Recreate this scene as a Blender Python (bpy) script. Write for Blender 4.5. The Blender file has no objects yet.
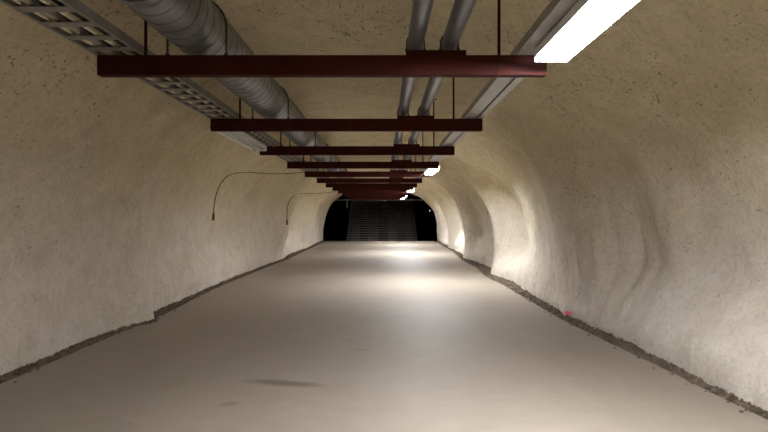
import bpy, bmesh, math, random
import numpy as np
from mathutils import Vector, Matrix
from mathutils.bvhtree import BVHTree

# ------------------------------------------------------------------ camera, world, exposure
scene = bpy.context.scene
COL = scene.collection
F = 512.0            # focal length in pixels of a 768 px wide frame
EYE = 1.5            # camera height above the slab
cam_d = bpy.data.cameras.new('camera')
cam_d.sensor_width = 36.0
cam_d.lens = 36.0 * F / 768.0
cam_d.clip_end = 200
cam = bpy.data.objects.new('camera', cam_d)
cam.location = (0, 0, EYE)
cam.rotation_euler = (math.radians(90), 0, 0)
COL.objects.link(cam)
scene.camera = cam

world = bpy.data.worlds.new('world')
scene.world = world
world.use_nodes = True
world.node_tree.nodes['Background'].inputs[0].default_value = (0.010, 0.009, 0.008, 1)
world.node_tree.nodes['Background'].inputs[1].default_value = 0.25

vs = scene.view_settings
vs.view_transform = 'Standard'
vs.look = 'None'
vs.gamma = 1.0
vs.use_curve_mapping = False
vs.exposure = 0.35
scene.cycles.diffuse_bounces = 12
scene.cycles.max_bounces = 14

LAMP_POWER = [160.0, 185.0, 225.0, 170.0, 60.0]      # tube radiance, nearest lamp first (strengths set lamp by lamp)
LAMP_COLOR = (0.95, 0.957, 1.0)

rnd = random.Random(7)
nprng = np.random.RandomState(11)

# ------------------------------------------------------------------ helpers
def tag(o, label=None, cat=None, group=None, kind=None):
    if label: o['label'] = label
    if cat: o['category'] = cat
    if group: o['group'] = group
    if kind: o['kind'] = kind
    return o

def empty(name, loc=(0, 0, 0), label=None, cat=None, group=None):
    o = bpy.data.objects.new(name, None)
    o.empty_display_size = 0.1
    o.location = loc
    COL.objects.link(o)
    return tag(o, label, cat, group)

def link(name, me, mat=None, parent=None, loc=(0, 0, 0)):
    o = bpy.data.objects.new(name, me)
    if mat is not None and len(me.materials) == 0:
        me.materials.append(mat)
    o.location = loc
    COL.objects.link(o)
    if parent is not None:
        o.parent = parent
    return o

def mesh_from(name, verts, faces, smooth=False):
    me = bpy.data.meshes.new(name)
    me.from_pydata([tuple(v) for v in verts], [], faces)
    me.update()
    if smooth:
        me.polygons.foreach_set('use_smooth', [True] * len(me.polygons))
    return me

def bm_mesh(name, bm, smooth=False):
    bmesh.ops.recalc_face_normals(bm, faces=bm.faces)
    me = bpy.data.meshes.new(name)
    bm.to_mesh(me)
    bm.free()
    if smooth:
        me.polygons.foreach_set('use_smooth', [True] * len(me.polygons))
    return me

def add_box(bm, x0, x1, y0, y1, z0, z1, bevel=0.0):
    r = bmesh.ops.create_cube(bm, size=1.0)
    vsn = r['verts']
    for v in vsn:
        v.co = Vector(((x0 + x1) / 2 + v.co.x * (x1 - x0), (y0 + y1) / 2 + v.co.y * (y1 - y0),
                       (z0 + z1) / 2 + v.co.z * (z1 - z0)))
    if bevel > 0:
        es = list({e for v in vsn for e in v.link_edges})
        bmesh.ops.bevel(bm, geom=es, offset=bevel, segments=2, affect='EDGES', profile=0.5)

def add_tube(bm, pts, r, seg=10, closed_ends=True):
    pts = [Vector(p) for p in pts]
    rings = []
    n = len(pts)
    up = None
    for i, p in enumerate(pts):
        if i == 0: t = pts[1] - p
        elif i == n - 1: t = p - pts[i - 1]
        else: t = (pts[i + 1] - pts[i - 1])
        t.normalize()
        if up is None:
            up = Vector((0, 0, 1)) if abs(t.z) < 0.9 else Vector((1, 0, 0))
        a = t.cross(up).normalized()
        b = a.cross(t).normalized()
        up = b
        rr = r[i] if isinstance(r, (list, tuple)) else r
        rings.append([bm.verts.new(p + a * math.cos(2 * math.pi * k / seg) * rr + b * math.sin(2 * math.pi * k / seg) * rr)
                      for k in range(seg)])
    for i in range(n - 1):
        for k in range(seg):
            bm.faces.new((rings[i][k], rings[i][(k + 1) % seg], rings[i + 1][(k + 1) % seg], rings[i + 1][k]))
    if closed_ends:
        bm.faces.new(rings[0][::-1])
        bm.faces.new(rings[-1])

def add_prism_y(bm, prof, y0, y1):
    a = [bm.verts.new((x, y0, z)) for x, z in prof]
    b = [bm.verts.new((x, y1, z)) for x, z in prof]
    n = len(prof)
    for i in range(n):
        bm.faces.new((a[i], a[(i + 1) % n], b[(i + 1) % n], b[i]))
    bm.faces.new(a[::-1])
    bm.faces.new(b)

def catmull(pts, n=8):
    pts = [Vector(p) for p in pts]
    P = [pts[0] * 2 - pts[1]] + pts + [pts[-1] * 2 - pts[-2]]
    out = []
    for i in range(1, len(P) - 2):
        for k in range(n):
            t = k / n
            p0, p1, p2, p3 = P[i - 1], P[i], P[i + 1], P[i + 2]
            out.append(0.5 * ((2 * p1) + (p2 - p0) * t + (2 * p0 - 5 * p1 + 4 * p2 - p3) * t * t
                              + (3 * p1 - p0 - 3 * p2 + p3) * t ** 3))
    out.append(pts[-1])
    return out

def px(x, y, d):
    """a point of the place seen at photograph pixel (x, y), d metres ahead"""
    return Vector(((x - 384) * d / F, d, EYE + (216 - y) * d / F))

# numpy gradient-free value noise in 3D
_tab = nprng.rand(4096)
def vnoise(x, y, z):
    xi, yi, zi = np.floor(x).astype(int), np.floor(y).astype(int), np.floor(z).astype(int)
    fx, fy, fz = x - xi, y - yi, z - zi
    fx = fx * fx * fx * (fx * (fx * 6 - 15) + 10)
    fy = fy * fy * fy * (fy * (fy * 6 - 15) + 10)
    fz = fz * fz * fz * (fz * (fz * 6 - 15) + 10)
    def h(a, b, c):
        return _tab[(a * 73856093 ^ b * 19349663 ^ c * 83492791) & 4095]
    c = 0
    for dx in (0, 1):
        wx = fx if dx else 1 - fx
        for dy in (0, 1):
            wy = fy if dy else 1 - fy
            for dz in (0, 1):
                wz = fz if dz else 1 - fz
                c = c + wx * wy * wz * h(xi + dx, yi + dy, zi + dz)
    return c * 2 - 1

# ------------------------------------------------------------------ materials
def new_mat(name):
    m = bpy.data.materials.new(name)
    m.use_nodes = True
    nt = m.node_tree
    b = nt.nodes['Principled BSDF']
    return m, nt, b

def N(nt, typ, **kw):
    n = nt.nodes.new(typ)
    for k, v in kw.items():
        if k.startswith('i_'):
            n.inputs[k[2:].replace('_', ' ')].default_value = v
        else:
            setattr(n, k, v)
    return n

def ramp(nt, fac, stops):
    r = nt.nodes.new('ShaderNodeValToRGB')
    e = r.color_ramp.elements
    while len(e) < len(stops): e.new(0.5)
    for i, (p, c) in enumerate(stops):
        e[i].position = p
        e[i].color = c if len(c) == 4 else (*c, 1)
    nt.links.new(fac, r.inputs[0])
    return r.outputs[0]

def mixc(nt, fac, a, b, blend='MIX'):
    m = nt.nodes.new('ShaderNodeMix')
    m.data_type = 'RGBA'
    m.blend_type = blend
    for s, v in ((m.inputs[0], fac), (m.inputs[6], a), (m.inputs[7], b)):
        if isinstance(v, (int, float)): s.default_value = v
        elif isinstance(v, tuple): s.default_value = v if len(v) == 4 else (*v, 1)
        else: nt.links.new(v, s)
    return m.outputs[2]

def mathn(nt, op, a, b=0.0):
    m = nt.nodes.new('ShaderNodeMath')
    m.operation = op
    for s, v in ((m.inputs[0], a), (m.inputs[1], b)):
        if isinstance(v, (int, float)): s.default_value = v
        else: nt.links.new(v, s)
    return m.outputs[0]

def coords(nt, scale=(1, 1, 1)):
    t = nt.nodes.new('ShaderNodeTexCoord')
    mp = nt.nodes.new('ShaderNodeMapping')
    mp.inputs['Scale'].default_value = scale
    nt.links.new(t.outputs['Object'], mp.inputs['Vector'])
    return mp.outputs[0]

def noise(nt, vec, scale, detail=4, rough=0.55, dist=0.0):
    n = N(nt, 'ShaderNodeTexNoise')
    n.inputs['Scale'].default_value = scale
    n.inputs['Detail'].default_value = detail
    n.inputs['Roughness'].default_value = rough
    n.inputs['Distortion'].default_value = dist
    nt.links.new(vec, n.inputs['Vector'])
    return n.outputs[0]

def bump(nt, b, h, strength, dist):
    n = nt.nodes.new('ShaderNodeBump')
    n.inputs['Strength'].default_value = strength
    n.inputs['Distance'].default_value = dist
    nt.links.new(h, n.inputs['Height'])
    nt.links.new(n.outputs[0], b.inputs['Normal'])

def m_shotcrete():
    m, nt, b = new_mat('sprayed_concrete')
    v = coords(nt)
    vs_ = coords(nt, (1, 0.35, 1))
    big = noise(nt, v, 0.55, 5, 0.65, 0.2)
    base = ramp(nt, big, [(0.30, (0.75, 0.675, 0.51)), (0.50, (0.84, 0.765, 0.60)), (0.72, (0.88, 0.82, 0.67))])
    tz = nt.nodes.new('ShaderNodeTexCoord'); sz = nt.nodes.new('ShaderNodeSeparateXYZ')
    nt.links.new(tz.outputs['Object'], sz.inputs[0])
    tone = ramp(nt, mathn(nt, 'ADD', mathn(nt, 'MULTIPLY', sz.outputs[2], 0.30), mathn(nt, 'MULTIPLY', mathn(nt, 'SUBTRACT', noise(nt, v, 0.9, 5, 0.65), 0.5), 0.9)),
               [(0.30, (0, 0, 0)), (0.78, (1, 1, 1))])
    base = mixc(nt, 1.0, base, mixc(nt, tone, (0.985, 1.0, 1.10), (1.0, 0.97, 0.895)), 'MULTIPLY')  # whiter tint low on the lining, yellower high up, edge broken by noise
    mid = noise(nt, v, 3.2, 6, 0.7, 0.15)
    c1 = mixc(nt, 0.38, base, ramp(nt, mid, [(0.32, (0.62, 0.57, 0.47)), (0.62, (1, 1, 1))]), 'MULTIPLY')
    fine = noise(nt, v, 22, 4, 0.7)
    c2 = mixc(nt, 0.32, c1, ramp(nt, fine, [(0.33, (0.58, 0.52, 0.44)), (0.58, (1, 1, 1))]), 'MULTIPLY')
    # dark open pores, in loose clusters on the upper lining
    pit = noise(nt, coords(nt, (1.0, 0.55, 1.0)), 30, 2, 0.55, 0.35)
    clus = noise(nt, v, 0.85, 3, 0.6)
    sep = nt.nodes.new('ShaderNodeSeparateXYZ')
    t = nt.nodes.new('ShaderNodeTexCoord')
    nt.links.new(t.outputs['Object'], sep.inputs[0])
    hi = nt.nodes.new('ShaderNodeMapRange')
    hi.inputs[1].default_value = 1.3; hi.inputs[2].default_value = 2.7
    hi.inputs[3].default_value = -0.10; hi.inputs[4].default_value = 0.07
    nt.links.new(sep.outputs[2], hi.inputs[0])
    cl = mathn(nt, 'ADD', clus, hi.outputs[0])
    thr = ramp(nt, cl, [(0.42, (0, 0, 0)), (0.72, (1, 1, 1))])
    pv = mathn(nt, 'SUBTRACT', mathn(nt, 'ADD', 0.285, mathn(nt, 'MULTIPLY', thr, 0.13)), pit)
    pm = ramp(nt, mathn(nt, 'MULTIPLY', pv, 18.0), [(0.0, (0, 0, 0)), (0.8, (1, 1, 1))])
    c3 = mixc(nt, mathn(nt, 'MULTIPLY', pm, 0.5), c2, (0.10, 0.08, 0.055))
    nt.links.new(c3, b.inputs['Base Color'])
    b.inputs['Roughness'].default_value = 0.92
    b.inputs['Specular IOR Level'].default_value = 0.2
    n1 = noise(nt, v, 9, 6, 0.72)
    n2 = noise(nt, v, 60, 3, 0.6)
    h = mathn(nt, 'ADD', mathn(nt, 'MULTIPLY', n1, 1.0), mathn(nt, 'MULTIPLY', n2, 0.40))
    h = mathn(nt, 'SUBTRACT', h, mathn(nt, 'MULTIPLY', pm, 0.25))
    bump(nt, b, h, 1.0, 0.04)
    return m

def m_floor():
    m, nt, b = new_mat('concrete_slab')
    v = coords(nt)
    big = noise(nt, coords(nt, (1, 0.6, 1)), 0.5, 5, 0.6, 0.3)
    c = ramp(nt, big, [(0.28, (0.285, 0.246, 0.192)), (0.5, (0.335, 0.291, 0.231)), (0.75, (0.37, 0.327, 0.266))])
    mid = noise(nt, coords(nt, (1, 2.2, 1)), 3.5, 5, 0.6)
    c = mixc(nt, 0.35, c, ramp(nt, mid, [(0.3, (0.70, 0.66, 0.60)), (0.65, (1, 1, 1))]), 'MULTIPLY')
    fine = noise(nt, v, 60, 3, 0.6)
    c = mixc(nt, 0.18, c, ramp(nt, fine, [(0.3, (0.7, 0.7, 0.7)), (0.6, (1, 1, 1))]), 'MULTIPLY')
    # small spots
    sp = noise(nt, v, 9, 2, 0.5)
    c = mixc(nt, mathn(nt, 'MULTIPLY', ramp(nt, sp, [(0.22, (1, 1, 1)), (0.29, (0, 0, 0))]), 0.45), c, (0.16, 0.125, 0.09))
    # oily drag mark and its little satellite
    t = nt.nodes.new('ShaderNodeTexCoord')
    sep = nt.nodes.new('ShaderNodeSeparateXYZ')
    nt.links.new(t.outputs['Object'], sep.inputs[0])
    wob = mathn(nt, 'SUBTRACT', noise(nt, v, 5.5, 4, 0.7), 0.5)
    def blot(cx, cy, rx, ry, skew, gain):
        dx = mathn(nt, 'SUBTRACT', sep.outputs[0], cx)
        dy = mathn(nt, 'SUBTRACT', mathn(nt, 'SUBTRACT', sep.outputs[1], cy), mathn(nt, 'MULTIPLY', dx, skew))
        dy = mathn(nt, 'ADD', dy, mathn(nt, 'MULTIPLY', wob, ry * 1.1))
        e = mathn(nt, 'ADD', mathn(nt, 'POWER', mathn(nt, 'ABSOLUTE', mathn(nt, 'DIVIDE', dx, rx)), 2.0),
                  mathn(nt, 'POWER', mathn(nt, 'ABSOLUTE', mathn(nt, 'DIVIDE', dy, ry)), 2.0))
        return mathn(nt, 'MULTIPLY', ramp(nt, e, [(0.05, (1, 1, 1)), (1.0, (0, 0, 0))]), gain)
    s1 = blot(-0.90, 4.60, 0.44, 0.10, -0.20, 0.75)
    s2 = blot(-1.24, 4.09, 0.09, 0.06, 0.2, 0.4)
    s3 = blot(-0.25, 5.75, 0.16, 0.05, 0.0, 0.22)
    for s in (s1, s2, s3):
        c = mixc(nt, s, c, (0.115, 0.088, 0.062))
    nt.links.new(c, b.inputs['Base Color'])
    rr = ramp(nt, mid, [(0.2, (0.56, 0.56, 0.56)), (0.8, (0.68, 0.68, 0.68))])
    nt.links.new(rr, b.inputs['Roughness'])
    b.inputs['Specular IOR Level'].default_value = 0.5
    bump(nt, b, mathn(nt, 'ADD', mathn(nt, 'MULTIPLY', fine, 0.25), mid), 0.12, 0.01)
    return m

def m_simple(name, col, rough=0.5, metal=0.0, var=0.25, nscale=6.0, bstr=0.0, spec=0.5, stretch=(1, 1, 1)):
    m, nt, b = new_mat(name)
    v = coords(nt, stretch)
    n = noise(nt, v, nscale, 5, 0.6)
    lo = tuple(c * (1 - var) for c in col)
    hi = tuple(min(1, c * (1 + var)) for c in col)
    c = ramp(nt, n, [(0.3, lo), (0.7, hi)])
    nt.links.new(c, b.inputs['Base Color'])
    b.inputs['Metallic'].default_value = metal
    b.inputs['Specular IOR Level'].default_value = spec
    rr = ramp(nt, n, [(0.3, (rough * 0.85,) * 3), (0.7, (min(1, rough * 1.15),) * 3)])
    nt.links.new(rr, b.inputs['Roughness'])
    if bstr: bump(nt, b, noise(nt, v, nscale * 6, 4, 0.6), bstr, 0.01)
    return m

def m_emit(name, col, power):
    m, nt, b = new_mat(name)
    b.inputs['Base Color'].default_value = (0.85, 0.85, 0.85, 1)
    b.inputs['Roughness'].default_value = 0.4
    n = noise(nt, coords(nt), 3.0, 1)
    c = ramp(nt, n, [(0.0, tuple(x * 0.97 for x in col)), (1.0, col)])
    nt.links.new(c, b.inputs['Emission Color'])
    b.inputs['Emission Strength'].default_value = power
    return m

M = {}
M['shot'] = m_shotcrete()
M['floor'] = m_floor()
M['red'] = m_simple('red_oxide_primer', (0.050, 0.0085, 0.0062), 0.65, 0, 0.25, 7, 0.10, 0.12)
M['galv'] = m_simple('galvanised_steel', (0.25, 0.25, 0.26), 0.46, 0.8, 0.35, 7, 0.25, stretch=(1, 0.6, 1))
def m_duct():
    m = m_simple('spiral_duct_steel', (0.27, 0.27, 0.285), 0.44, 0.8, 0.40, 6, 0.25, stretch=(1, 0.7, 1))
    nt = m.node_tree; b = nt.nodes['Principled BSDF']
    t = nt.nodes.new('ShaderNodeTexCoord'); sep = nt.nodes.new('ShaderNodeSeparateXYZ')
    nt.links.new(t.outputs['Object'], sep.inputs[0])
    ang = mathn(nt, 'DIVIDE', mathn(nt, 'ARCTAN2', sep.outputs[2], sep.outputs[0]), 2 * math.pi)
    fr = mathn(nt, 'FRACT', mathn(nt, 'ADD', mathn(nt, 'ADD', mathn(nt, 'DIVIDE', sep.outputs[1], 0.125), ang), 10.08))
    seam = ramp(nt, fr, [(0.0, (1, 1, 1)), (0.07, (1, 1, 1)), (0.11, (0, 0, 0))])
    tone = b.inputs['Base Color'].links[0].from_socket
    nt.links.new(mixc(nt, mathn(nt, 'MULTIPLY', seam, 0.5), tone, (0.05, 0.048, 0.045)), b.inputs['Base Color'])
    return m
M['galv'] = m_duct()
M['pipe'] = m_simple('galvanised_pipe', (0.27, 0.28, 0.31), 0.36, 0.85, 0.30, 4, 0.06, stretch=(1, 0.6, 1))
M['tray'] = m_simple('zinc_tray', (0.30, 0.285, 0.26), 0.55, 0.55, 0.20, 8, 0.06)
M['rail'] = m_simple('pale_rail_steel', (0.46, 0.45, 0.44), 0.45, 0.5, 0.15, 8, 0.04)
M['cream'] = m_simple('cream_cable_sheath', (0.78, 0.69, 0.50), 0.5, 0, 0.06, 9)
M['grey_cable'] = m_simple('grey_cable_sheath', (0.34, 0.31, 0.26), 0.5, 0, 0.10, 9)
M['black'] = m_simple('black_cable_sheath', (0.018, 0.017, 0.016), 0.45, 0, 0.2, 9)
M['steel'] = m_simple('dark_bolt_steel', (0.07, 0.06, 0.055), 0.5, 0.6, 0.25, 12)
M['white'] = m_simple('white_enamel', (0.84, 0.83, 0.81), 0.4, 0, 0.06, 5)
M['tube_off'] = m_simple('unlit_tube_glass', (0.75, 0.74, 0.71), 0.25, 0, 0.04, 5)
M['gravel'] = m_simple('brown_gravel', (0.155, 0.122, 0.085), 0.95, 0, 0.5, 14, 0.5, 0.2)
M['earth'] = m_simple('brown_earth', (0.12, 0.095, 0.066), 0.98, 0, 0.40, 16, 0.8, 0.15)
M['hall'] = m_simple('darkened_rock', (0.010, 0.0095, 0.009), 0.95, 0, 0.3, 1.5, 0.4, 0.1)  # hall gloom put into the colour: near black, so spilled lamp light hardly shows
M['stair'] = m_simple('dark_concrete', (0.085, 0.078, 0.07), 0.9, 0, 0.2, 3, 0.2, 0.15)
M['nosing'] = m_simple('pale_step_nosing', (0.42, 0.39, 0.35), 0.8, 0, 0.2, 3, 0.1, 0.2)
M['ramp'] = m_simple('dark_trowelled_concrete', (0.24, 0.22, 0.195), 0.85, 0, 0.2, 3, 0.1, 0.2)
M['pink'] = m_simple('pink_plastic_tape', (0.80, 0.10, 0.16), 0.5, 0, 0.1, 9)
M['brownplug'] = m_simple('brown_rubber_plug', (0.13, 0.08, 0.05), 0.6, 0, 0.15, 9)
M['duct_grey'] = m_simple('grey_conduit', (0.5, 0.5, 0.48), 0.5, 0.3, 0.15, 6)

# ------------------------------------------------------------------ the tunnel lining
Y0, Y1 = -4.0, 30.9
def interp(tab, y):
    return np.interp(y, [t[0] for t in tab], [t[1] for t in tab])
def smooth_interp(tab, y, w=0.28):
    ks = np.linspace(-2, 2, 9)
    g = np.exp(-ks ** 2)
    return sum(gk * interp(tab, y + k * w) for k, gk in zip(ks, g)) / g.sum()

XR = [(-5, 2.96), (3.5, 2.90), (5.2, 2.88), (6.2, 2.82), (7.0, 2.73), (7.5, 2.70), (8.3, 2.74), (9.3, 2.78), (10.3, 2.82), (11.4, 2.90),
      (12.1, 2.86), (12.5, 2.72), (12.9, 2.68), (13.3, 2.82), (14.2, 2.98), (15.6, 3.02), (17.0, 2.94), (17.6, 2.78), (18.0, 2.76), (18.7, 2.92), (20.5, 3.10),
      (22.8, 3.06), (23.5, 2.95), (24.6, 3.06), (27, 3.14), (29, 3.2), (31, 3.24)]
XL = [(-5, -3.62), (3.5, -3.52), (5.5, -3.49), (6.6, -3.52), (7.2, -3.44), (7.7, -3.54), (9.5, -3.60), (12, -3.62), (15, -3.58), (16.6, -3.47),
      (18.0, -3.50), (19.5, -3.62), (22, -3.60), (23.6, -3.48), (25.2, -3.62), (28, -3.66), (31, -3.72)]
HC = [(-5, 3.55), (4, 3.50), (7.5, 3.40), (9.5, 3.48), (12.4, 3.30), (15, 3.40), (18, 3.22), (21, 3.32), (25, 3.18), (31, 3.16)]
XRM = [(-5, 3.1), (3.0, 3.22), (5.0, 3.36), (6.0, 3.30), (6.5, 3.12), (6.85, 2.82), (7.15, 2.66), (7.6, 2.68), (8.5, 2.80), (9.4, 2.90), (10.1, 3.00), (10.8, 3.12), (11.4, 3.32), (12.0, 3.58), (12.5, 3.62),
       (12.8, 3.50), (13.1, 3.12), (13.35, 2.88), (13.6, 2.90), (14.0, 3.20), (14.8, 3.46), (16.3, 3.46), (17.1, 3.30), (17.6, 2.92), (17.95, 2.78), (18.3, 2.84), (18.9, 3.2), (20.0, 3.44),
       (21.6, 3.42), (22.6, 3.28), (23.2, 2.98), (23.6, 2.94), (24.3, 3.22), (27, 3.36), (29, 3.26), (31, 3.26)]
ML = [(-5, 0.05), (4, 0.12), (6.6, 0.02), (8.5, 0.16), (11, 0.10), (13, 0.20), (15.2, 0.10), (16.4, -0.20), (17.2, -0.22), (18.2, 0.12), (20, 0.26), (22, 0.16), (23.2, -0.16),
      (24, -0.18), (25.0, 0.12), (27, 0.18), (29, 0.05), (31, 0)]
XM = -0.36

def ygrid():
    ys = [Y0]
    while ys[-1] < Y1:
        y = ys[-1]
        ys.append(y + (0.10 if y < 1.0 else 0.042 if y < 9 else 0.06 if y < 15 else 0.09))
    ys[-1] = Y1
    return np.array(ys)

def lining(yy, th):
    """yy, th arrays -> X, Z of the sprayed surface"""
    c, s = np.cos(th), np.sin(th)
    n = 2.75
    e = 2.0 / n
    # ribs lean away from the camera as they climb
    lean = yy - 0.6 * np.clip(s, 0, 1) ** 2
    mw = np.clip((s - 0.015) / 0.19, 0, 1); mw = mw * mw * (3 - 2 * mw)
    ar = smooth_interp(XR, lean, 0.2) * (1 - mw) + smooth_interp(XRM, lean, 0.10) * mw - XM
    al = XM - smooth_interp(XL, lean)
    H = smooth_interp(HC, yy, 0.5) + 0.12
    # wall ribs fade towards the crown
    a = np.where(c >= 0, ar, al)
    f = np.clip(s, 0, 1) ** 4
    a = a * (1 - f) + f * np.where(c >= 0, 3.26, 3.28)
    a = a + np.where(c >= 0, 0.0, smooth_interp(ML, lean, 0.15)) * mw * 1.15
    x = XM + a * np.sign(c) * np.abs(c) ** e
    z = -0.12 + H * np.abs(s) ** e
    # sprayed lumps, pushed along the rough outward direction
    u, v = yy, th * 2.6
    amp_l = 0.14 * vnoise(u * 0.55 + 3.1, v * 0.6, x * 0 + 1.5) + 0.085 * vnoise(u * 1.25, v * 1.1 + 7, x * 0 + 4.5)
    amp_m = 0.034 * vnoise(u * 2.7 + 9, v * 2.2, x * 0 + 2.5) + 0.017 * vnoise(u * 6.0, v * 5.0, x * 0 + 8.5)
    amp_s = 0.0075 * vnoise(u * 14, v * 12, x * 0 + 5.5) + 0.0035 * vnoise(u * 27, v * 25, x * 0 + 6.5)
    # vertical runs on the nearest right rib
    rib = np.exp(-((yy - 6.4) / 0.5) ** 2) * np.clip(c, 0, 1) ** 0.5 * np.clip((2.1 - z) / 0.7, 0, 1)
    runs = rib * (0.022 * np.sin(yy * 19 + 2.0 * vnoise(u * 1.5, v * 2, x * 0)) + 0.006 * np.sin(yy * 41))
    # long diagonal ledge low on the near right wall
    q = (z - (0.86 - 0.13 * (yy - 4.2))) / 0.10
    ledge = -0.07 * np.exp(-np.where(q > 0, q * 2.2, q * 0.55) ** 2) * np.exp(-((yy - 4.7) / 1.0) ** 2) * (c > 0)
    # swelling at the left foot
    toe = -0.16 * np.exp(-((yy - 7.25) / 0.28) ** 2) * np.exp(-(z / 0.33) ** 2) * (c < 0)
    edge = np.clip(z / 0.3, 0.35, 1)
    dlt = (amp_l * edge + amp_m + amp_s + runs + ledge + toe)
    x = x + dlt * c
    z = z + dlt * s * np.clip((z + 0.12) / 0.4, 0, 1)
    return x, z

ys = ygrid()
NT = 230
tt = np.linspace(0, 1, NT)
# even out spacing along the superellipse: denser sampling near both feet
ths = math.pi * (tt - 0.045 * np.sin(4 * math.pi * tt) * 1.0)
TH, YY = np.meshgrid(ths, ys)
LX, LZ = lining(YY, TH)
P = np.stack([LX, YY, LZ], -1)                       # [ny, nt, 3]
du = np.gradient(P, axis=0); dv = np.gradient(P, axis=1)
NRM = np.cross(du, dv)
NRM /= np.linalg.norm(NRM, axis=-1, keepdims=True) + 1e-9
ctr = np.array([XM, 0, 1.2])
inw = np.sum((P * np.array([1, 0, 1]) - ctr) * NRM, -1) > 0
NRM[inw] *= -1

def lining_piece(name, j0, j1):
    sub = P[:, j0:j1 + 1]
    nn = NRM[:, j0:j1 + 1].reshape(-1, 3)
    ny, nt_ = sub.shape[:2]
    idx = np.arange(ny * nt_).reshape(ny, nt_)
    f = np.stack([idx[:-1, :-1], idx[:-1, 1:], idx[1:, 1:], idx[1:, :-1]], -1).reshape(-1, 4)
    me = bpy.data.meshes.new(name)
    me.vertices.add(ny * nt_)
    me.vertices.foreach_set('co', sub.reshape(-1).astype(np.float32))
    me.loops.add(f.size)
    me.loops.foreach_set('vertex_index', f.reshape(-1).astype(np.int32))
    me.polygons.add(len(f))
    me.polygons.foreach_set('loop_start', np.arange(0, f.size, 4, dtype=np.int32))
    me.polygons.foreach_set('loop_total', np.full(len(f), 4, dtype=np.int32))
    me.polygons.foreach_set('use_smooth', np.ones(len(f), dtype=bool))
    me.update(calc_edges=True)
    me.validate()
    me.normals_split_custom_set_from_vertices([tuple(v) for v in nn])
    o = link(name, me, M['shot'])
    return o

jr = int(np.argmin(np.abs(ths - math.radians(50))))
jl = int(np.argmin(np.abs(ths - math.radians(130))))
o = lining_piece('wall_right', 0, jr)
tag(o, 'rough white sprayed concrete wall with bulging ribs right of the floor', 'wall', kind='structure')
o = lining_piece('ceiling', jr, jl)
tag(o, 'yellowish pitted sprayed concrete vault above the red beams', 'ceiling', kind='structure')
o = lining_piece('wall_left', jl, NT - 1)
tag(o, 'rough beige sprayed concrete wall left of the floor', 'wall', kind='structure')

vv = P.reshape(-1, 3)
ny_, nt_ = P.shape[:2]
ii = np.arange(ny_ * nt_).reshape(ny_, nt_)
ff = np.stack([ii[:-1, :-1], ii[:-1, 1:], ii[1:, 1:], ii[1:, :-1]], -1).reshape(-1, 4)
BVH = BVHTree.FromPolygons([tuple(v) for v in vv], [tuple(int(k) for k in f) for f in ff])

def hit_px(x, y, off=0.02):
    d = Vector(((x - 384) / F, 1.0, (216 - y) / F)).normalized()
    loc, nrm, i, dist = BVH.ray_cast(Vector((0, 0, EYE)), d)
    return loc - d * off * 1.5, dist
def roof_z(x, y):
    loc, nrm, i, dist = BVH.ray_cast(Vector((x, y, 2.3)), Vector((0, 0, 1)))
    return loc.z if loc is not None else 3.3
def wall_x(y, z, sgn):
    loc, nrm, i, dist = BVH.ray_cast(Vector((0, y, z)), Vector((sgn, 0, 0)))
    return loc.x if loc is not None else sgn * 3.2

# ------------------------------------------------------------------ floor slab
SR = [(-5, 2.88), (3.8, 2.82), (5, 2.74), (7.46, 2.57), (9.4, 2.58), (11.3, 2.60), (12.5, 2.52), (13.6, 2.58), (15, 2.70), (17, 2.66), (19, 2.74),
      (22, 2.92), (26, 2.97), (31, 3.0)]
SL = [(-5, -3.44), (4.5, -3.41), (6.5, -3.40), (7.2, -3.33), (7.8, -3.36), (9.7, -3.46), (11, -3.50), (14.6, -3.44), (18, -3.34), (22, -3.38), (26, -3.44), (31, -3.5)]
FLOOR_END = 30.7
fy = np.concatenate([np.arange(-4, 12, 0.08), np.arange(12, FLOOR_END, 0.2), [FLOOR_END]])
nx = 40
faces = []
fa = smooth_interp(SL, fy) + 0.018 * vnoise(fy * 3.1, fy * 0 + 0.5, fy * 0 + 0.5)
fb = smooth_interp(SR, fy) + 0.018 * vnoise(fy * 3.3, fy * 0 + 4.5, fy * 0 + 0.5)
fx = fa[:, None] + (fb - fa)[:, None] * np.linspace(0, 1, nx + 1)[None, :]
fyy = fy[:, None] + fx * 0
fz = 0.006 * vnoise(fx * 0.7, fyy * 0.7, fx * 0 + 2.2)
verts = [tuple(v) for v in np.stack([fx, fyy, fz], -1).reshape(-1, 3)]
n = nx + 1
for i in range(len(fy) - 1):
    for k in range(nx):
        faces.append((i * n + k, i * n + k + 1, (i + 1) * n + k + 1, (i + 1) * n + k))
base = len(verts)
# sides and end of the slab, 10 cm deep
rim = [i * n for i in range(len(fy))] + [(len(fy) - 1) * n + k for k in range(1, n)] + [i * n + nx for i in range(len(fy) - 2, -1, -1)]
for r in rim:
    v = verts[r]
    verts.append((v[0], v[1], v[2] - 0.10))
for k in range(len(rim) - 1):
    faces.append((rim[k], rim[k + 1], base + k + 1, base + k))
me = mesh_from('floor', verts, faces, smooth=False)
fl = link('floor', me, M['floor'])
tag(fl, 'smooth beige concrete tunnel floor with a dark drag mark', 'floor', kind='structure')

# earth bed under the slab and gravel margins
bm = bmesh.new()
add_box(bm, -4.2, 3.6, -4, FLOOR_END - 0.02, -0.30, -0.104)
tag(link('trim_1', bm_mesh('sub_base', bm), M['earth']), 'brown earth bed under the concrete floor', 'ground', kind='structure')

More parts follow.
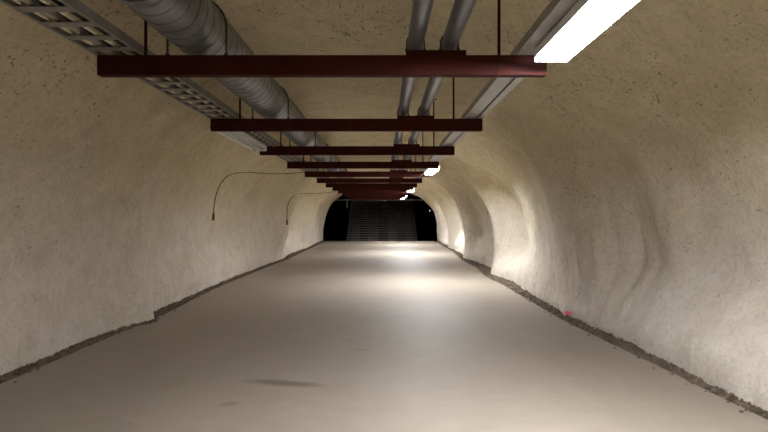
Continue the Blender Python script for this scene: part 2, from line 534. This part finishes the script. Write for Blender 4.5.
_b = bmesh.new(); bmesh.ops.create_icosphere(_b, subdivisions=1, radius=1.0); _b.verts.index_update()
ICO = ([v.co.copy() for v in _b.verts], [tuple(v.index for v in f.verts) for f in _b.faces]); _b.free()
def margin(name, side, label):
    rg = random.Random(31 if side > 0 else 32)
    bm = bmesh.new()
    # lumpy bank between slab edge and wall
    yy = np.arange(-1.0, FLOOR_END - 0.1, 0.07)
    rows = []
    info = []
    for y in yy:
        s = float(smooth_interp(SR if side > 0 else SL, np.array(y)))
        w = min(wall_x(y, q, side) * side for q in (-0.06, 0.0, 0.05)) * side - side * 0.004
        s = side * min(s * side, w * side - 0.03)
        info.append((y, s, w))
        row = []
        for k in range(7):
            f = k / 6
            x = s - side * 0.02 + (w - s + side * 0.02) * f
            z = -0.03 + 0.06 * f ** 1.3 + rg.uniform(-0.012, 0.016)
            if k == 0: z = -0.03
            row.append(bm.verts.new((x, y + rg.uniform(-0.02, 0.02), z)))
        rows.append(row)
    for a, b in zip(rows[:-1], rows[1:]):
        for k in range(6):
            bm.faces.new((a[k], a[k + 1], b[k + 1], b[k]))
    lo = [[bm.verts.new((r[k].co.x, r[k].co.y, -0.10)) for k in (0, 6)] for r in rows]
    for (ra, rb, la, lb) in zip(rows[:-1], rows[1:], lo[:-1], lo[1:]):
        bm.faces.new((ra[0], rb[0], lb[0], la[0])); bm.faces.new((ra[6], la[1], lb[1], rb[6])); bm.faces.new((la[0], lb[0], lb[1], la[1]))
    bm.faces.new([rows[0][k] for k in range(7)] + [lo[0][1], lo[0][0]]); bm.faces.new([rows[-1][k] for k in range(6, -1, -1)] + [lo[-1][0], lo[-1][1]])
    bmesh.ops.recalc_face_normals(bm, faces=bm.faces)
    ico_v, ico_f = ICO
    me_v = [tuple(v.co) for v in bm.verts]; bm.verts.index_update()
    me_f = [tuple(v.index for v in f.verts) for f in bm.faces]
    bm.free()
    # stones
    for i in range(5200):
        y, s, w = info[int(len(info) * rg.random() ** 1.7)]
        y += rg.uniform(-0.035, 0.035)
        f = rg.random() ** 0.8
        x = s + (w - s) * f + side * 0.0
        if rg.random() < 0.05:
            x = s - side * rg.random() ** 2 * 0.10
        r = rg.uniform(0.005, 0.015) * (1.7 if rg.random() < 0.05 else 1)
        z = max(-0.022 + 0.06 * f ** 1.3, 0.006 if (x - s) * side < 0 else -1) + r * 0.3
        rot = Matrix.Rotation(rg.uniform(0, 6.28), 3, 'Z') @ Matrix.Rotation(rg.uniform(0, 6.28), 3, 'X')
        sc = (rg.uniform(0.7, 1.4) * r, rg.uniform(0.7, 1.3) * r, rg.uniform(0.5, 0.9) * r)
        b0 = len(me_v)
        for v in ico_v:
            p = rot @ v
            j = rg.uniform(0.82, 1.12)
            xx = p.x * sc[0] * j + x
            if (xx - w) * side > 0: xx = w
            me_v.append((xx, p.y * sc[1] * j + y, p.z * sc[2] * j + z))
        me_f += [tuple(b0 + q for q in f) for f in ico_f]
    o = link(name, mesh_from(name, me_v, me_f), M['gravel'])
    return tag(o, label, 'gravel', kind='stuff')
margin('gravel_margin', 1, 'loose brown gravel along the foot of the right wall')
margin('gravel_margin', -1, 'loose brown gravel along the foot of the left wall')

# ------------------------------------------------------------------ dark hall beyond the tunnel
def struct_box(name, x0, x1, y0, y1, z0, z1, mat, label, cat):
    bm = bmesh.new()
    add_box(bm, x0, x1, y0, y1, z0, z1)
    return tag(link(name, bm_mesh(name, bm), mat), label, cat, kind='structure')
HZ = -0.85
struct_box('wall_back', -5.2, 4.6, 45.6, 46.0, HZ, 7.2, M['hall'], 'darkened back wall of the dark hall', 'wall')
struct_box('wall_hall_left', -5.2, -4.8, 30.95, 45.6, HZ, 7.2, M['hall'], 'darkened side wall of the dark hall, left', 'wall')
struct_box('wall_hall_right', 3.75, 4.6, 30.95, 45.6, HZ, 7.2, M['hall'], 'darkened side wall of the dark hall, right', 'wall')
struct_box('floor_hall', -5.2, 4.6, 30.95, 46.0, HZ - 0.3, HZ, M['hall'], 'darkened sunken floor of the dark hall', 'floor')
struct_box('ceiling_hall', -5.2, 4.6, 30.95, 46.0, 7.2, 7.5, M['hall'], 'darkened roof of the dark hall', 'ceiling')

ST0 = 35.4
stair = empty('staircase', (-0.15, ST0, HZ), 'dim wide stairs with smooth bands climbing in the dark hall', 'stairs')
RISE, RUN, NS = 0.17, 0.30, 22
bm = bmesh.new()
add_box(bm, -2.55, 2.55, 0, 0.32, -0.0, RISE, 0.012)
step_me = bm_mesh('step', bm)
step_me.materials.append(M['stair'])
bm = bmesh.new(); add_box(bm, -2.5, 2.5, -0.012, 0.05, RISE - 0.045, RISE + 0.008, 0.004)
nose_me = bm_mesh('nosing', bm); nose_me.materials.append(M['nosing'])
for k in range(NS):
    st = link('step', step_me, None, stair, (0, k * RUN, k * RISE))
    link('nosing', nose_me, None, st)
for (a, b) in ((351, 359), (367.5, 378), (388, 397), (404.5, 414)):
    x0 = (a - 384) * 36 / F + 0.15; x1 = (b - 384) * 36 / F + 0.15
    bm = bmesh.new()
    prof = [(-0.05, 0.0), (-0.05, 0.10), (NS * RUN - 0.1, NS * RISE + 0.03), (NS * RUN - 0.1, NS * RISE - 0.10)]
    A = [bm.verts.new((x0, y, z)) for y, z in prof]
    B = [bm.verts.new((x1, y, z)) for y, z in prof]
    for i in range(4):
        bm.faces.new((A[i], A[(i + 1) % 4], B[(i + 1) % 4], B[i]))
    bm.faces.new(A); bm.faces.new(B)
    link('ramp', bm_mesh('ramp', bm), M['ramp'], stair)

cp = empty('cross_pipe', (0, 31.6, 2.49), 'thin grey pipe crossing the dark opening under the vault', 'pipe')
bm = bmesh.new(); add_tube(bm, [(-4.8, 0, 0), (3.75, 0, 0)], 0.028, 10)
link('pipe', bm_mesh('pipe', bm, True), M['duct_grey'], cp)
bm = bmesh.new(); add_tube(bm, [(-2.28, 0, 0.0), (-2.28, 0, -0.5)], 0.026, 10)
link('drop_pipe', bm_mesh('drop_pipe', bm, True), M['duct_grey'], cp)
bm = bmesh.new(); add_tube(bm, [(-2.36, 0, 0.0), (-2.20, 0, 0)], 0.042, 10)
link('tee', bm_mesh('tee', bm, True), M['duct_grey'], cp)

wl = empty('marker_light', (3.75, 41.0, 1.92), 'tiny pale light on the side wall of the dark hall', 'lamp')
bm = bmesh.new(); add_box(bm, -0.07, 0, -0.10, 0.10, -0.08, 0.08, 0.01)
link('housing', bm_mesh('housing', bm), M['steel'], wl)
bm = bmesh.new(); add_box(bm, -0.10, -0.07, -0.08, 0.08, -0.06, 0.06, 0.01)
link('lens', bm_mesh('lens', bm), m_emit('marker_glow', (0.8, 0.9, 1.0), 1.1), wl)

# ------------------------------------------------------------------ red beams
NB = 13
BY = [3.41 + 2.23 * k for k in range(NB)]
BZ0 = EYE + 0.94         # underside
BH = 0.133
BT = BZ0 + BH            # top face
BX0, BX1 = -1.912, 1.085
PIPE_A, PIPE_B = 0.212, 0.440
PR = 0.0555
PZ = BT + 0.033 + PR
DX, DZ, DR = -1.257, BT + 0.196, 0.19

ordn = ['first', 'second', 'third', 'fourth', 'fifth', 'sixth', 'seventh', 'eighth', 'ninth', 'tenth', 'eleventh', 'twelfth', 'thirteenth']
# shared part meshes (origin: beam underside at x = 0)
bm = bmesh.new()
t = 0.009; dp = 0.065
prof = [(0, 0), (dp, 0), (dp, t), (t, t), (t, BH - t), (dp, BH - t), (dp, BH), (0, BH)]     # y, z: channel open to the far side
A = [bm.verts.new((BX0, y, z)) for y, z in prof]; B = [bm.verts.new((BX1, y, z)) for y, z in prof]
for i in range(8):
    bm.faces.new((A[i], A[(i + 1) % 8], B[(i + 1) % 8], B[i]))
bm.faces.new(A); bm.faces.new(B)
bmesh.ops.recalc_face_normals(bm, faces=bm.faces)
es = [e for e in bm.edges if len({round(v.co.x, 3) for v in e.verts}) == 2 and abs(e.verts[0].co.y) < 1e-4]
bmesh.ops.bevel(bm, geom=es, offset=0.004, segments=2, affect='EDGES')
ch_me = bm_mesh('channel', bm); ch_me.materials.append(M['red'])
bm = bmesh.new(); add_box(bm, 0.148, 0.548, 0.0, 0.062, BH + 0.0002, BH + 0.0332, 0.003)
pk_me = bm_mesh('packer', bm); pk_me.materials.append(M['red'])

def ubolt_mesh(name, cx, cz, r, wire):
    bm = bmesh.new()
    R = r + wire
    pts = [(cx - R, 0.03, BH - 0.02)]
    for k in range(17):
        a = math.pi - math.pi * k / 16
        pts.append((cx + R * math.cos(a), 0.03, cz + R * math.sin(a)))
    pts.append((cx + R, 0.03, BH - 0.02))
    add_tube(bm, pts, wire, 6)
    return bm_mesh(name, bm, True)
ud_me = ubolt_mesh('duct_clamp', DX, DZ - BZ0, DR, 0.0075); ud_me.materials.append(M['steel'])
ua_me = ubolt_mesh('pipe_clamp', PIPE_A, PZ - BZ0, PR, 0.005); ua_me.materials.append(M['steel'])
ub_me = ubolt_mesh('pipe_clamp', PIPE_B, PZ - BZ0, PR, 0.005); ub_me.materials.append(M['steel'])
def nut_mesh(r, h):
    bm = bmesh.new()
    bmesh.ops.create_cone(bm, cap_ends=True, segments=6, radius1=r, radius2=r, depth=h)
    me = bm_mesh('nut', bm); me.materials.append(M['steel'])
    return me
nut_me = nut_mesh(0.011, 0.016); nutd_me = nut_mesh(0.015, 0.018)
def clamp(parent, me, cx, off, z, nm, name):
    c = link(name, me, None, parent)
    for s in (-1, 1):
        link('nut', nm, None, c, (cx + s * off, 0.03, z))

for k, y in enumerate(BY):
    where = 'nearest the camera' if k == 0 else 'farthest from the camera' if k == NB - 1 else ordn[k] + ' from the camera'
    b = empty('hanging_crossbar', (0, y, BZ0), 'dark red steel beam hung across the tunnel, ' + where, 'beam', 'red beams under the vault')
    link('channel', ch_me, None, b)
    link('packer', pk_me, None, b)
    clamp(b, ud_me, DX, DR + 0.0075, BH + 0.009, nutd_me, 'duct_clamp')
    clamp(b, ua_me, PIPE_A, PR + 0.005, BH + 0.041, nut_me, 'pipe_clamp')
    clamp(b, ub_me, PIPE_B, PR + 0.005, BH + 0.041, nut_me, 'pipe_clamp')
    for hx, w in ((0.765, 0.010), (-1.585, 0.010)):
        top = roof_z(hx, y) + 0.04 - BZ0
        bm = bmesh.new(); add_box(bm, hx - w, hx + w, -0.007, -0.0004, 0.006, top, 0.0015)
        h = link('hanger', bm_mesh('hanger', bm), M['red'], b)
        bm = bmesh.new()
        add_box(bm, hx - 0.05, hx + 0.05, -0.05, 0.05, top - 0.055, top - 0.035, 0.003)
        link('roof_plate', bm_mesh('roof_plate', bm), M['red'], h)

# ------------------------------------------------------------------ ventilation duct (spiral seam, joint collars)
SEC = 2.92
def duct_section_mesh():
    seg, dy = 56, 0.0105
    nyr = int(SEC / dy) + 1
    pitch = 0.125
    a = np.linspace(0, 2 * math.pi, seg, endpoint=False)
    y = np.linspace(0, SEC, nyr)
    Yg, Ag = np.meshgrid(y, a, indexing='ij')
    ph = (Yg / pitch + Ag / (2 * math.pi)) % 1.0
    d = np.minimum(ph, 1 - ph) * pitch
    rr = DR - 0.006 + 0.0060 * np.exp(-(d / 0.007) ** 2) + 0.0014 * vnoise(np.cos(Ag) * 3 + 5, Yg * 5, np.sin(Ag) * 3 + 5)
    V = np.stack([rr * np.cos(Ag), Yg, rr * np.sin(Ag)], -1).reshape(-1, 3)
    idx = np.arange(nyr * seg).reshape(nyr, seg)
    nxt = np.roll(idx, -1, axis=1)
    f = np.stack([idx[:-1], idx[1:], nxt[1:], nxt[:-1]], -1).reshape(-1, 4)
    fs = [tuple(int(q) for q in x) for x in f] + [tuple(int(q) for q in idx[0]), tuple(int(q) for q in idx[-1][::-1])]
    return mesh_from('duct_section', V, fs, True)
duct = empty('air_duct', (DX, 0.0, DZ), 'large galvanised spiral air duct lying on the red beams', 'duct')
ds_me = duct_section_mesh(); ds_me.materials.append(M['galv'])
bm = bmesh.new()
ring = [(0.0, DR - 0.003), (0.0, DR + 0.0015), (0.03, DR + 0.0015), (0.036, DR + 0.004), (0.044, DR + 0.004), (0.05, DR + 0.0015), (0.08, DR + 0.0015), (0.08, DR - 0.003)]
sg = 56
vr = [[bm.verts.new((r * math.cos(2 * math.pi * k / sg), yv - 0.04, r * math.sin(2 * math.pi * k / sg))) for k in range(sg)] for yv, r in ring]
for a, b in zip(vr[:-1], vr[1:]):
    for k in range(sg):
        bm.faces.new((a[k], a[(k + 1) % sg], b[(k + 1) % sg], b[k]))
cl_me = bm_mesh('joint_collar', bm, True); cl_me.materials.append(M['galv'])
y = -0.30
while y < 30:
    link('duct_section', ds_me, None, duct, (0, y, 0))
    y += SEC
    link('joint_collar', cl_me, None, duct, (0, y, 0))

# ------------------------------------------------------------------ twin steel pipes
def pipe_run(cx, label):
    p = empty('steel_pipe', (cx, 0, PZ), label, 'pipe', 'twin pipes on the red beams')
    bm = bmesh.new()
    add_tube(bm, [(0, -0.5 + 1.0 * k, 0) for k in range(32)], PR - 0.0003, 28)
    me = bm_mesh('barrel', bm, True)
    link('barrel', me, M['pipe'], p)
    for yc in (6.7, 13.3, 20.1, 26.6):
        bm = bmesh.new()
        add_tube(bm, [(0, yc - 0.05, 0), (0, yc - 0.045, 0), (0, yc + 0.045, 0), (0, yc + 0.05, 0)], [PR, PR + 0.008, PR + 0.008, PR], 28)
        link('coupling', bm_mesh('coupling', bm), M['pipe'], p)
pipe_run(PIPE_A, 'grey galvanised pipe, the one of the twin pipes nearer the duct')
pipe_run(PIPE_B, 'grey galvanised pipe, the one of the twin pipes nearer the lamps')

# ------------------------------------------------------------------ cable ladder on the left
TX0, TX1 = -1.925, -1.600
TRH = 0.058
lad = empty('cable_ladder', (0, 0, BT), 'grey zinc cable ladder with flat rungs along the left beam ends', 'cable tray')
bm = bmesh.new(); add_prism_y(bm, [(TX1 - 0.022, 0.0005), (TX1, 0.0005), (TX1, TRH), (TX1 - 0.018, TRH), (TX1 - 0.018, TRH - 0.004), (TX1 - 0.004, TRH - 0.004), (TX1 - 0.004, 0.0045), (TX1 - 0.022, 0.0045)], 0.4, 30.6)
link('side_rail', bm_mesh('side_rail', bm), M['tray'], lad)
bm = bmesh.new(); add_prism_y(bm, [(TX0 + 0.022, 0.0005), (TX0, 0.0005), (TX0, TRH), (TX0 + 0.018, TRH), (TX0 + 0.018, TRH - 0.004), (TX0 + 0.004, TRH - 0.004), (TX0 + 0.004, 0.0045), (TX0 + 0.022, 0.0045)], 0.4, 30.6)
link('side_rail', bm_mesh('side_rail', bm), M['tray'], lad)
bm = bmesh.new(); add_box(bm, TX0 + 0.004, TX1 - 0.004, -0.036, 0.036, 0.005, 0.012, 0.002)
rg_me = bm_mesh('rung', bm); rg_me.materials.append(M['tray'])
y = 0.55
while y < 30.4:
    link('rung', rg_me, None, lad, (0, y, 0))
    y += 0.2125
# cables in the ladder
cab = [(-1.878, 0.012, 'cream', 'thin cream cable in the ladder, nearest the left wall'),
       (-1.825, 0.021, 'grey_cable', 'thick pale brown cable in the ladder beside the outermost thin cable'),
       (-1.772, 0.017, 'black', 'thin black cable near the middle of the ladder'),
       (-1.730, 0.012, 'cream', 'thin cream cable in the ladder just right of its middle'),
       (-1.686, 0.020, 'black', 'black cable in the ladder beside the innermost cream cable'),
       (-1.645, 0.011, 'cream', 'thin cream cable in the ladder, nearest the air duct')]
for cx, r, mk, lab in cab:
    bm = bmesh.new()
    pts = []
    y = 0.45
    ph = rnd.uniform(0, 6)
    while y < 30.5:
        pts.append((0.006 * math.sin(y * 1.3 + ph), y, 0.004 * math.sin(y * 1.9 + ph) + 0.004))
        y += 0.35
    add_tube(bm, pts, r, 8)
    o = link('cable', bm_mesh('cable', bm, True), M[mk], None, (cx, 0, BT + 0.0125 + r))
    tag(o, lab, 'cable', 'cables in the ladder')

# ------------------------------------------------------------------ right hand mounting rail
rl = empty('mounting_rail', (0.985, 0, BT), 'pale slotted steel rail along the right beam ends above the lamps', 'rail')
w = 0.105
for (a, b) in ((-w, 0.022), (0.040, w)):
    bm = bmesh.new()
    add_box(bm, a, b, 0.4, 30.6, 0.0006, 0.0046, 0.0)
    link('bottom_flange', bm_mesh('bottom_flange', bm), M['rail'], rl)
for s in (-1, 1):
    bm = bmesh.new(); add_box(bm, s * w - (0.004 if s > 0 else 0), s * w + (0.004 if s < 0 else 0), 0.4, 30.6, 0.0048, 0.055)
    link('side_web', bm_mesh('side_web', bm), M['rail'], rl)
bm = bmesh.new(); add_box(bm, -w, w, 0.4, 30.6, 0.0552, 0.0592)
link('top_web', bm_mesh('top_web', bm), M['rail'], rl)

# ------------------------------------------------------------------ lamps
def lamp_parts(root, length, lit_mat):
    """batten luminaire with a one-sided reflector: a longer lip on the wall side"""
    W = 0.108
    h = length / 2
    zl, zr = -0.066, -0.086            # lips on the tunnel side and the wall side
    zw = lambda x: -0.050
    bm = bmesh.new()
    add_prism_y(bm, [(-W, zl), (-W, -0.014), (-0.09, -0.002), (0.09, -0.002), (W, -0.014), (W, zr), (W - 0.003, zr), (W - 0.003, zw(W) + 0.010), (-W + 0.003, zw(-W) + 0.008), (-W + 0.003, zl)], -h, h)
    link('body', bm_mesh('body', bm), M['white'], root)
    for s in (-1, 1):
        bm = bmesh.new()
        x0, x1 = -W + 0.0035, W - 0.0035
        add_prism_y(bm, [(x0, zw(x0) + 0.006), (x1, zw(x1) + 0.006), (x1, -0.092), (x0, -0.092)],
                    s * h - (0.006 if s > 0 else 0.0), s * h + (0.006 if s < 0 else 0.0))
        link('end_cap', bm_mesh('end_cap', bm), M['white'], root)
    for s in (-1, 1):
        for sy in (-1, 1):
            bm = bmesh.new()
            bmesh.ops.create_uvsphere(bm, u_segments=10, v_segments=6, radius=0.011)
            link('clip', bm_mesh('clip', bm, True), M['steel'], root, (s * (W - 0.012), sy * (h + 0.004), -0.060))
    if lit_mat is not None:
        bm = bmesh.new()
        x0, x1 = -W + 0.004, W - 0.004
        add_prism_y(bm, [(x0, zw(x0) + 0.004), (x1, zw(x1) + 0.004), (x1, zw(x1)), (x0, zw(x0))], -h + 0.0065, h - 0.0065)
        link('diffuser', bm_mesh('diffuser', bm), lit_mat, root)
    else:
        for s in (-1, 1):
            bm = bmesh.new()
            xt = s * 0.055
            add_tube(bm, [(xt, -h + 0.0065, zw(xt) - 0.012), (xt, h - 0.0065, zw(xt) - 0.012)], 0.014, 12)
            link('tube', bm_mesh('tube', bm, True), M['tube_off'], root)

LY = [2.54, 11.42, 20.4, 26.55, 29.25]
LL = ['lit fluorescent lamp at the top edge, nearest the camera', 'lit fluorescent lamp, second along the right beam ends',
      'lit fluorescent lamp, third along the right beam ends', 'small lit fluorescent lamp, last but one before the dark opening',
      'tiny lit fluorescent lamp, last before the dark opening']
for k, y in enumerate(LY):
    L = 1.44 if k < 3 else 1.30
    r = empty('fluorescent_lamp', (1.065, y, BT - 0.0), LL[k], 'lamp', 'lit lamps under the right rail')
    lamp_parts(r, L, m_emit('lamp_glow', LAMP_COLOR, LAMP_POWER[k]))
r = empty('fluorescent_lamp', (-1.88, 6.79, BT - 0.0), 'unlit white twin-tube lamp under the cable ladder', 'lamp')
lamp_parts(r, 1.9, None)
r.rotation_euler.z = math.pi

# ------------------------------------------------------------------ wall cables
def wall_cable(pix, tail, label, r):
    pts = []
    for x, y in pix:
        p, d = hit_px(x, y, 0.02)
        pts.append(p)
    plug = pts[0].copy()
    pts = catmull(pts, 6)
    pts2 = [p for p in pts]
    end = Vector(tail)
    last = pts2[-1]
    for k in range(1, 9):
        f = k / 8
        q = last.lerp(end, f); q.z -= 0.04 * math.sin(math.pi * f)
        pts2.append(q)
    root = empty('wall_cable', tuple(plug), label, 'cable')
    bm = bmesh.new(); add_tube(bm, [p - plug for p in pts2], r, 6)
    link('sheath', bm_mesh('sheath', bm, True), M['brownplug'], root)
    bm = bmesh.new(); add_tube(bm, [Vector((0, 0, -0.16)), Vector((0, 0, -0.15)), Vector((0, 0, -0.02)), Vector((0, 0, 0.02))], [0.016, 0.026, 0.026, r * 1.2], 10)
    link('plug', bm_mesh('plug', bm), M['brownplug'], root)
wall_cable([(213.5, 213), (214.5, 203), (217, 192), (222, 182), (229, 175.5), (238, 173), (250, 172.3)], (-1.88, 12.35, 2.56),
           'brown cable with plug arching over the left wall, nearer one', 0.0085)
wall_cable([(287, 220), (287.5, 208), (290, 200), (295, 195.5), (302, 193.5)], (-1.88, 21.25, 2.54),
           'brown cable hanging on the left wall near the dark opening', 0.010)

# ------------------------------------------------------------------ scrap of pink tape by the right wall
p = Vector((2.72, 7.45, 0.045))
bm = bmesh.new()
pts = [(-0.06, 0, 0.0), (-0.03, 0.01, 0.03), (0.0, -0.01, 0.012), (0.03, 0.0, 0.04), (0.07, 0.01, 0.015)]
for a, b in zip(pts[:-1], pts[1:]):
    q = [bm.verts.new((a[0], a[1] - 0.02, a[2])), bm.verts.new((b[0], b[1] - 0.02, b[2])), bm.verts.new((b[0], b[1] + 0.025, b[2] + 0.02)), bm.verts.new((a[0], a[1] + 0.025, a[2] + 0.02))]
    bm.faces.new(q)
bmesh.ops.remove_doubles(bm, verts=bm.verts, dist=0.001)
bmesh.ops.solidify(bm, geom=bm.faces[:], thickness=0.002)
tag(link('tape_scrap', bm_mesh('tape_scrap', bm), M['pink'], None, (2.69, 7.42, 0.05)), 'crumpled scrap of pink tape on the gravel', 'tape').scale = (1.5, 1.5, 1.5)
